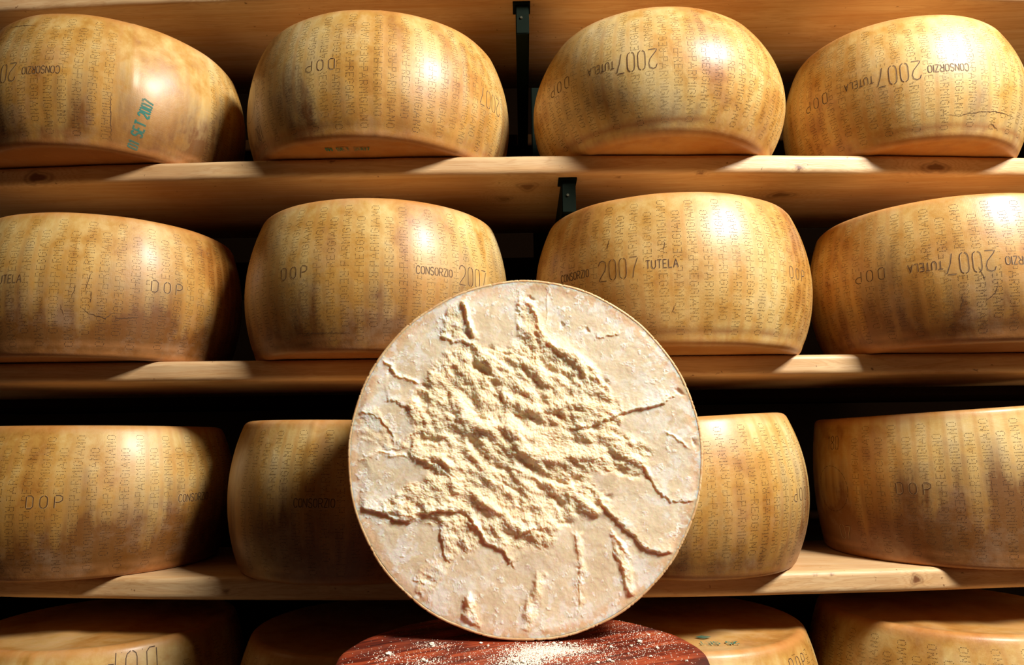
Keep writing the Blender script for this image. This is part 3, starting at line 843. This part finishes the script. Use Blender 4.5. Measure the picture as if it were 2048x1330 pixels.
# --- traced crests
ridge([(925, 850), (960, 868), (1000, 868), (1030, 880), (1045, 912), (1075, 932), (1110, 936), (1160, 928), (1200, 925)], 6.5, 15)
ridge([(1010, 800), (1050, 830), (1100, 832), (1150, 820), (1200, 838)], 4.5, 12)
ridge([(1085, 640), (1095, 690), (1130, 700), (1160, 730), (1190, 770)], 3.5, 13)
ridge([(960, 790), (985, 760), (980, 720)], 3.5, 10)
ridge([(1075, 715), (1080, 760), (1110, 790)], 3.2, 9)
ridge([(895, 800), (930, 830), (915, 855)], 3.5, 10)
ridge([(840, 930), (880, 925), (905, 960), (915, 1005)], 5.0, 11)
ridge([(945, 1000), (985, 1025), (1030, 1060), (1080, 1085)], 4.5, 13)
ridge([(1130, 1000), (1170, 1020), (1205, 1040)], 3.5, 11)
ridge([(925, 600), (936, 640), (952, 682)], 5.0, 5)
ridge([(1060, 600), (1078, 640), (1088, 680)], 2.5, 6)
ridge([(759, 723), (778, 736), (788, 757), (812, 763), (838, 777)], 2.6, 3.2)
ridge([(815, 935 - 15), (775, 915), (752, 907), (718, 929)], 1.2, 5)
ridge([(785, 625), (793, 650), (797, 675)], .9, 1.8)
ridge([(932, 1196), (936, 1215), (930, 1232), (940, 1240)], 4.5, 7)
ridge([(1072, 1150), (1070, 1190), (1052, 1215), (1045, 1240)], 2.6, 7)
ridge([(1220, 1075), (1238, 1100), (1252, 1124)], 2.4, 4)
ridge([(1335, 880), (1355, 892), (1380, 912)], 1.6, 3)
# --- traced ledges (+1: high side is on the left of the travel direction seen with y down)
ledge([(1150, 872), (1196, 866), (1232, 849), (1263, 838), (1295, 833), (1333, 824), (1350, 812)], 7.5, 22, 1.6, +1)
ledge([(1190, 1008), (1216, 1042), (1240, 1065), (1261, 1082), (1279, 1106), (1310, 1118), (1343, 1122)], 8.0, 46, 1.6, +1)
ledge([(1222, 1118), (1236, 1134), (1240, 1160), (1243, 1182), (1258, 1204)], 4.5, 12, 1.5, +1)
ledge([(1146, 1077), (1151, 1112), (1154, 1150), (1150, 1230)], 2.2, 9, 1.2, +1)
ledge([(935, 1040), (960, 1075), (971, 1097), (1002, 1108), (1021, 1139)], 7.0, 16, 1.6, +1)
ledge([(1036, 1080), (1062, 1070), (1085, 1066)], 5.0, 14, 1.6, +1)
ledge([(715, 1026), (760, 1032), (792, 1049), (822, 1053), (832, 1040), (862, 1034), (900, 1031), (925, 1037)], 9.5, 20, 1.8, +1)
ledge([(838, 777), (812, 764), (788, 758), (778, 738), (762, 724)], 2.0, 22, 1.5, +1)
ledge([(768, 812), (788, 809), (803, 823), (822, 828)], 3.6, 18, 1.5, +1)
ledge([(712, 833), (737, 837), (757, 848), (770, 862), (783, 884), (784, 896)], 2.6, 9, 1.2, +1)
ledge([(764, 907), (800, 909), (812, 890), (828, 874)], 2.8, 9, 1.3, +1)
ledge([(905, 968), (878, 945), (833, 922), (788, 917), (752, 909), (716, 931)], 4.0, 40, 2.0, +1)
ledge([(1202, 688), (1221, 684), (1253, 678)], 2.6, 9, 1.0, +1)
ledge([(1286, 950), (1297, 972), (1315, 998), (1337, 1019), (1391, 1020)], 3.6, 30, 1.5, +1)
ledge([(878, 676), (905, 690), (925, 690), (948, 700)], 4.5, 9, 1.5, +1)
ledge([(877, 1068), (884, 1095), (886, 1118), (896, 1132)], 4.5, 14, 1.5, +1)
ledge([(1104, 580), (1101, 612), (1098, 655)], 1.2, 6, 1.0, +1)
ledge([(826, 1168), (850, 1172), (866, 1168)], 2.4, 8, 1.2, +1)
# --- traced hollows
for a in [(981, 709, 9, 4.5), (943, 714, 14, 6, 9, 60), (958, 745, 20, 7, 8, 35), (987, 774, 15, 7, 9, 60), (1046, 688, 12, 3, 6, 30), (1068, 715, 15, 3.2, 5, 75), (1017, 718, 9, 2.5, 4),
          (1053, 752, 14, 4, 7, 55), (1070, 772, 10, 3, 6, 30), (1100, 747, 14, 4, 7, 35), (1137, 767, 15, 5, 7, 50), (1064, 602, 9, 4, 6, 20), (1039, 629, 6, 3, 4), (1131, 658, 5, 3), (1182, 669, 5, 2.5),
          (1187, 759, 8, 4), (1216, 779, 10, 5, 7, 60), (947, 813, 10, 5, 8, 60), (956, 848, 10, 4, 6), (1005, 813, 14, 5, 9, 60), (1039, 846, 16, 4, 5, 20), (1080, 862, 14, 3.5, 6, 20), (1110, 843, 15, 3, 4, 0),
          (1153, 833, 8, 3), (947, 900, 18, 8, 12, 60), (970, 930, 18, 7, 9, 40), (1000, 950, 16, 5, 7, 20), (985, 968, 12, 4, 6, 50), (1012, 986, 16, 4, 6, 35), (1066, 950, 20, 6, 8, 35), (1090, 968, 20, 6, 8, 15),
          (1120, 980, 18, 5, 6, 10), (1152, 974, 13, 9, 8, 0), (970, 1008, 9, 4, 6, 50), (1037, 1015, 10, 4, 7, 50), (1112, 1017, 16, 5, 8, 50), (1192, 868, 12, 5, 9), (1227, 899, 10, 2.5, 6), (1254, 895, 6, 3),
          (1247, 958, 13, 7, 8), (1268, 968, 12, 5, 6), (1395, 903, 8, 5, 6, 60), (1367, 800, 10, 4, 5, 20), (1214, 1010, 10, 4, 6), (1188, 1023, 10, 3, 6), (838, 808, 17, 6, 10, 30), (893, 804, 8, 4), (839, 862, 12, 4, 6),
          (868, 892, 26, 6, 7, 0), (911, 840, 10, 4, 6), (897, 913, 8, 3), (851, 947, 9, 3, 6), (866, 957, 12, 4, 7, 30), (909, 957, 10, 4), (911, 1002, 10, 5, 8), (846, 783, 12, 5, 6, 20), (906, 748, 8, 4), (889, 635, 5, 3),
          (884, 672, 6, 4), (898, 673, 7, 4), (936, 672, 7, 4), (857, 1166, 11, 3.5, 5, 20), (836, 1197, 5, 2.5), (936, 1250, 8, 3.5, 5, 20), (1151, 1146, 4, 3), (960, 1060, 12, 4, 7, 50), (1040, 1000, 10, 3), (780, 1040, 14, 3, 6, 0),
          (1060, 1040, 14, 4, 8, 40), (1000, 1045, 12, 3.5, 7, 40), (1130, 1060, 10, 4, 6), (775, 748, 5, 2.5, 9)]:
    pit(*a)
# scattered small breaks on the smooth plates
sp = sstep(.62, .72, fbm(PXm / 13 + 70, PYm / 13 + 20, 4, .6)) * sstep(.45, .8, rr2)
Hm = Hm + sp * (1.2 * (fbm(PXm / 4, PYm / 4, 3, .6) - .3))
# everything settles to the rim
redge = np.hypot(FXm, FYm) / RI
Hm = Hm * (1 - sstep(.955, .995, redge)) + sstep(.955, 1, redge) * .6 * (fbm(PXm / 6, PYm / 6, 2) - .5)
Hm = np.clip(Hm, -14, 18)
slope = np.hypot(*np.gradient(Hm))
powder = sstep(.50, .66, fbm(PXm / 26 + 7, PYm / 26 + 50, 5, .62)) * (1 - .6 * core) * (.35 + .65 * sstep(.6, .9, redge)) + .9 * sp
powder = np.clip(powder + DUST * sstep(.4, .6, fbm(PXm / 9, PYm / 9, 3)) + .5 * np.exp(-((redge - .93) / .05) ** 2) * sstep(.4, .6, fbm(PXm / 20, PYm / 20 + 3, 4)), 0, 1)

def paste_material():
    m, nt, b, out = new_mat('cheese_paste'); g = G(nt)
    P = g.obj(); ro = g.attr('rough'); po = g.attr('powder'); re = g.attr('redge')
    n1 = g.noise(P, 18, 5, .6); n2 = g.noise(P, 120, 5, .6); n3 = g.noise(P, 480, 3, .6)
    smooth = g.ramp(n1, [(.3, (.76, .61, .40)), (.55, (.86, .73, .52)), (.75, (.93, .82, .63))])
    crumb = g.ramp(n1, [(.3, (.95, .72, .45)), (.6, (.97, .79, .54))])
    c = g.mix(ro, smooth, crumb)
    c = g.mix(g.math('MULTIPLY', g.ramp(n2, [(.58, 0.), (.72, 1.)]), .40), c, (.96, .90, .78))
    rim = g.ramp(g.math('ADD', re, g.math('MULTIPLY', g.math('SUBTRACT', n1, .5), .06)), [(.925, 0.), (.975, 1.)])
    c = g.mix(g.math('MULTIPLY', rim, .75), c, (.80, .50, .28))
    c = g.mix(g.math('MULTIPLY', po, .65), c, (.96, .92, .86))
    nt.links.new(c, b.inputs['Base Color'])
    b.inputs['Roughness'].default_value = .62
    b.inputs['Specular IOR Level'].default_value = .35
    b.inputs['Subsurface Weight'].default_value = .9
    b.inputs['Subsurface Radius'].default_value = (.0080, .0042, .0018)
    b.inputs['Subsurface Scale'].default_value = .8
    hh = g.math('ADD', g.math('MULTIPLY', n2, g.math('ADD', .35, g.math('MULTIPLY', ro, 1.4))), g.math('MULTIPLY', n3, .45))
    nt.links.new(g.bump(hh, .3, .0008), b.inputs['Normal'])
    return m
MAT_PASTE = paste_material()
MAT_CRUST, _nt, _b, _o = new_mat('cut_rind'); _g = G(_nt)
_n = _g.noise(_g.obj(), 60, 5, .6)
_nt.links.new(_g.ramp(_n, [(.35, (.66, .36, .15)), (.65, (.86, .62, .34))]), _b.inputs['Base Color'])
_b.inputs['Roughness'].default_value = .5; _b.inputs['Subsurface Weight'].default_value = .25; _b.inputs['Subsurface Radius'].default_value = (.006, .0025, .001); _b.inputs['Subsurface Scale'].default_value = .6
_nt.links.new(_g.bump(_g.noise(_g.obj(), 260, 4, .6), .4, .0008), _b.inputs['Normal'])

root = bpy.data.objects.new('half_round_cheese', None); COL.objects.link(root)
root.location = (FC_X, FC_Y, FC_Z - RF)
root.empty_display_size = .05
tag(root, 'opened half wheel of pale cheese with crumbly broken face, standing on a wooden block', 'cheese')
V = np.stack([FXm, -Hm * .001, FYm + RF], -1).reshape(-1, 3)
q = grid_quads(NF, NF)
# back skirt
idx = np.arange(NF * NF).reshape(NF, NF)
loop = np.concatenate([idx[:-1, 0], idx[-1, :-1], idx[:0:-1, -1], idx[0, :0:-1]])
nL = len(loop); sk = V[loop].copy(); sk[:, 1] = .098
sk[:, 0] *= .965; sk[:, 2] = (sk[:, 2] - RF) * .965 + RF
V2 = np.concatenate([V, sk, [[0, .098, RF]]]); b0 = NF * NF; j = np.arange(nL); j2 = (j + 1) % nL
q2 = np.stack([loop[j], loop[j2], b0 + j2, b0 + j], -1)
t2 = np.stack([b0 + j, b0 + j2, np.full(nL, b0 + nL)], -1)
# make sure the face looks at the viewer
def wind(qq, VV):
    a = VV[qq[:, 0]]; n = np.cross(VV[qq[:, 1]] - a, VV[qq[:, 2]] - a); return n
if wind(q, V2)[:, 1].mean() > 0: q = q[:, ::-1]
ctr = np.array([0, .05, RF])
w_ = wind(q2, V2); mid = V2[q2].mean(1) - ctr
if (w_ * mid).sum() < 0: q2 = q2[:, ::-1]
if wind(t2, V2)[:, 1].mean() < 0: t2 = t2[:, ::-1]
me = mesh_np('paste', V2, np.concatenate([q, q2]), t2, (MAT_PASTE,))
ext = np.zeros(nL + 1)
fattr(me, 'rough', np.concatenate([rough.ravel(), ext])); fattr(me, 'powder', np.concatenate([powder.ravel(), ext])); fattr(me, 'redge', np.concatenate([redge.ravel(), ext + 1]))
link('paste', me, root)['label'] = 'pale crumbly broken inner face'
# rind: a shallow shell round the paste with a nicked front lip
nr_ = 1440; th_ = np.linspace(0, 2 * math.pi, nr_, endpoint=False)
nick = np.zeros(nr_); rs = np.random.RandomState(5)
for k in range(150):
    c = rs.uniform(0, 2 * math.pi); w = rs.uniform(.0016, .004); dpt = rs.uniform(.0003, .0010)
    dd = np.abs((th_ - c + math.pi) % (2 * math.pi) - math.pi); nick += dpt * np.exp(-(dd / w) ** 2)
wv = .0004 * np.sin(th_ * 5 + 1) + .0003 * np.sin(th_ * 17)
prof = [(-.0044, .0012, 0), (-.0030, -.0002, .2), (-.0012, -.0005, .6), (-.0002, .0006, 1), (0, .0028, 1), (.0000, .012, .5), (-.0010, .035, .2), (-.0032, .065, 0), (-.0075, .092, 0), (-.011, .100, 0), (-.016, .103, 0), (-.10, .104, 0), (-.212, .104, 0)]
rows = []
for dr, y, kn in prof:
    R_ = RF + dr - nick * kn + wv * (1 if y < .09 else 0); rows.append(np.stack([R_ * np.cos(th_), np.full(nr_, y) + (nick * .3 if y < .001 else 0), R_ * np.sin(th_) + RF], -1))
Vr = np.array(rows); qr = grid_quads(len(prof), nr_, True)
Vr = Vr.reshape(-1, 3)
w_ = wind(qr, Vr); mid = Vr[qr].mean(1) - ctr
if (w_ * mid).sum() < 0: qr = qr[:, ::-1]
me = mesh_np('rind', Vr, qr, None, (MAT_CRUST,))
link('rind', me, root)['label'] = 'thin orange tan rind with nicked edge'

# ------------------------------------------------------------------ round wooden block
BX, BY, BZ, BR = -.008, .800, FC_Z - RF, .2005
def block_material():
    m, nt, b, out = new_mat('dark_red_wood'); g = G(nt)
    P = g.obj(); Q = g.mapping(P, (1, 1, 1), (0, 0, rad(-28)))
    st = g.noise(g.mapping(Q, (4, 26, 8)), 2.2, 6, .65, .7)
    fi = g.noise(g.mapping(Q, (14, 120, 30)), 2.5, 5, .65, .2)
    big = g.noise(P, 7.0, 4, .6)
    c = g.ramp(st, [(.32, (.020, .004, .002)), (.45, (.15, .018, .006)), (.56, (.36, .055, .016)), (.72, (.46, .12, .040))])
    c = g.mix(g.math('MULTIPLY', g.ramp(fi, [(.5, 0.), (.72, 1.)]), .55), c, (.05, .012, .006))
    c = g.mix(g.math('MULTIPLY', g.ramp(big, [(.52, 0.), (.66, 1.)]), .75), c, (.045, .018, .016))
    wear = g.noise(g.mapping(Q, (6, 40, 10)), 3.0, 6, .7)
    c = g.mix(g.math('MULTIPLY', g.ramp(wear, [(.60, 0.), (.74, 1.)]), .22), c, (.50, .38, .27))
    nt.links.new(c, b.inputs['Base Color'])
    nt.links.new(g.math('ADD', .42, g.math('MULTIPLY', st, .3)), b.inputs['Roughness']); b.inputs['Specular IOR Level'].default_value = .3
    nt.links.new(g.bump(g.math('ADD', fi, st), .35, .0012), b.inputs['Normal'])
    return m
MAT_BLOCK = block_material()
nb = 360; tb = np.linspace(0, 2 * math.pi, nb, endpoint=False)
rows = []; lob = .0016 * np.sin(3 * tb + 1) + .0010 * np.sin(7 * tb) + .0006 * np.sin(19 * tb)
for r_, z_ in [(.0, 0), (.3, 0), (.6, 0), (.8, 0), (.92, -.0001), (.965, -.0006), (.985, -.0018), (.996, -.0040), (1.0, -.008), (1.0, -.03), (.99, -.2), (.985, -.5), (1.0, -.8), (1.02, FLOOR - BZ)]:
    rows.append(np.stack([(BR + lob) * r_ * np.cos(tb), (BR + lob) * r_ * np.sin(tb), np.full(nb, z_)], -1))
Vb = np.array(rows).reshape(-1, 3); qb = grid_quads(len(rows), nb, True)
if wind(qb[nb * 2:nb * 3], Vb)[:, 2].mean() < 0: qb = qb[:, ::-1]
me = mesh_np('wooden_block', Vb, qb, None, (MAT_BLOCK,))
o = link('wooden_block', me, None, (BX, BY, BZ - .0004))
tag(o, 'round dark red wooden block dusted with white cheese powder, under the half wheel', 'block')

# ------------------------------------------------------------------ crumbs
MAT_CRUMB = flat_mat('cheese_crumb', (.93, .86, .70), .6, 0, .06, .0006)
def lump_mesh(name, r, seed):
    import bmesh
    bm = bmesh.new(); bmesh.ops.create_icosphere(bm, subdivisions=2, radius=r)
    R2 = np.random.RandomState(seed); k = R2.uniform(.5, 2.2, 6)
    for v in bm.verts:
        d = v.co.normalized()
        f = 1 + .28 * math.sin(d.x * 5 * k[0] + k[1] * 3) * math.sin(d.y * 4 * k[2] + k[3]) + .2 * math.sin(d.z * 7 * k[4] + d.x * 3) + R2.uniform(-.08, .08)
        v.co *= f; v.co.z = v.co.z * .62
    z0 = min(v.co.z for v in bm.verts)
    for v in bm.verts: v.co.z -= z0
    me = bpy.data.meshes.new(name); bm.to_mesh(me); bm.free(); me.materials.append(MAT_CRUMB); return me
_lm = [lump_mesh('cheese_crumb', .0020, s_) for s_ in range(6)]
def blk(x, y):       # photo-frame point measured onto the block top
    d = np.array([-.0149832, .98808501, .15317805]) + (x - 1024) / 1397.925 * np.array([.99977024, .01715312, -.01285423]) - (y - 665) / 1397.925 * np.array([.01532856, -.15295025, .988115])
    s_ = BZ / d[2]; return d[0] * s_, d[1] * s_
CR = [(863, 1289, 1.5, 0), (866, 1293, 1.3, 0), (777, 1309, 1.6, 1), (771, 1322, .9, 1), (762, 1319, .8, 1), (846, 1322, 1.5, 1), (853, 1323, 1.1, 1), (962, 1287, 1.0, 2), (976, 1292, .9, 2), (1280, 1285, 1.6, 3), (1315, 1297, 1.1, 3),
      (1263, 1292, .9, 3), (1222, 1295, 1.2, 4), (1190, 1290, .9, 4), (1302, 1314, 1.0, 4), (1218, 1322, 1.3, 4), (1226, 1324, 1.0, 4), (1196, 1326, 1.1, 4), (1373, 1322, .8, 5), (1318, 1268, .8, 5), (1298, 1270, .9, 5), (1257, 1307, .7, 4),
      (1030, 1324, 1.7, 6), (1046, 1325, 1.3, 6), (1013, 1300, .9, 6), (1108, 1288, 1.2, 6), (1122, 1287, 1.1, 6), (1137, 1289, 1.2, 6), (1093, 1290, 1.0, 6), (1150, 1288, .9, 6), (938, 1314, .7, 2), (896, 1301, .7, 2)]
CL = {0: 'small white cheese crumb on the left of the block, by the shadow edge', 1: 'small white cheese crumb near the front left edge of the wooden block',
      2: 'tiny cheese crumb on the bare red wood left of the powder heap', 3: 'white cheese crumb lying right of the powder heap on dark wood', 4: 'white cheese crumb at the front right of the wooden block',
      5: 'tiny cheese crumb towards the right rim of the wooden block', 6: 'cheese crumb in the white powder heap under the half wheel'}
CG = {0: 'crumbs at the shadow edge', 1: 'crumbs at the front left of the block', 2: 'crumbs left of the powder heap', 3: 'crumbs right of the powder heap', 4: 'crumbs at the front right of the block', 5: 'crumbs near the right rim of the block', 6: 'crumbs in the powder heap'}
for i, (x, y, s_, gk) in enumerate(CR):
    bx, by = blk(x, y)
    o = bpy.data.objects.new('cheese_crumb', _lm[i % 6]); COL.objects.link(o)
    o.location = (bx, by, BZ - .0004); o.rotation_euler = (0, 0, i * 1.7); o.scale = (s_, s_ * .8, s_ * .8)
    tag(o, CL[gk], 'crumb', CG[gk])
# fine powder: tiny grains nobody could count
rs = np.random.RandomState(21); P_ = []
def spread(n, x, y, sx, sy, smin, smax):
    for _ in range(n):
        a, b = blk(x + rs.normal(0, sx), y + rs.normal(0, sy)); P_.append((a, b, rs.uniform(smin, smax) ** 1))
spread(2600, 1105, 1299, 42, 7, .0003, .0009); spread(1500, 1062, 1312, 30, 9, .0003, .0009); spread(700, 1040, 1325, 34, 7, .0003, .0010)
spread(500, 1180, 1310, 60, 14, .0003, .0008); spread(420, 1270, 1272, 60, 14, .0003, .0008); spread(420, 900, 1308, 90, 12, .0002, .0007); spread(260, 1330, 1290, 40, 15, .0003, .0007)
spread(160, 870, 1290, 25, 4, .0003, .0008); spread(160, 850, 1322, 30, 5, .0003, .0009); spread(140, 775, 1312, 18, 8, .0003, .0008); spread(220, 1215, 1250, 40, 10, .0003, .0006)
for _ in range(900):
    t = rs.uniform(0, 2 * math.pi); r = BR * math.sqrt(rs.uniform(0, .95)); P_.append((BX + r * math.cos(t), BY + r * math.sin(t), rs.uniform(.0002, .0006)))
P_ = np.array(P_); P_ = P_[np.hypot(P_[:, 0] - BX, P_[:, 1] - BY) < BR * .96]
n = len(P_); oc = np.array([[1, 0, 0], [0, 1, 0], [-1, 0, 0], [0, -1, 0], [0, 0, .9], [0, 0, -.2]])
Vp = P_[:, None, [0, 1]] ; V = np.zeros((n, 6, 3)); jit = rs.uniform(.6, 1.3, (n, 6, 1)); rot = rs.uniform(0, 6.28, n)
ox = oc[None] * P_[:, 2][:, None, None] * jit
V[..., 0] = P_[:, 0][:, None] + ox[..., 0] * np.cos(rot)[:, None] - ox[..., 1] * np.sin(rot)[:, None]
V[..., 1] = P_[:, 1][:, None] + ox[..., 0] * np.sin(rot)[:, None] + ox[..., 1] * np.cos(rot)[:, None]
V[..., 2] = ox[..., 2]
F = np.array([[0, 1, 4], [1, 2, 4], [2, 3, 4], [3, 0, 4], [1, 0, 5], [2, 1, 5], [3, 2, 5], [0, 3, 5]])
T = (np.arange(n)[:, None, None] * 6 + F[None]).reshape(-1, 3)
me = mesh_np('cheese_powder', V.reshape(-1, 3), None, T, (MAT_CRUMB,), smooth=False)
o = link('cheese_powder', me, None, (0, 0, BZ - .0004))
tag(o, 'fine white cheese powder scattered over the top of the wooden block', 'powder', kind='stuff')
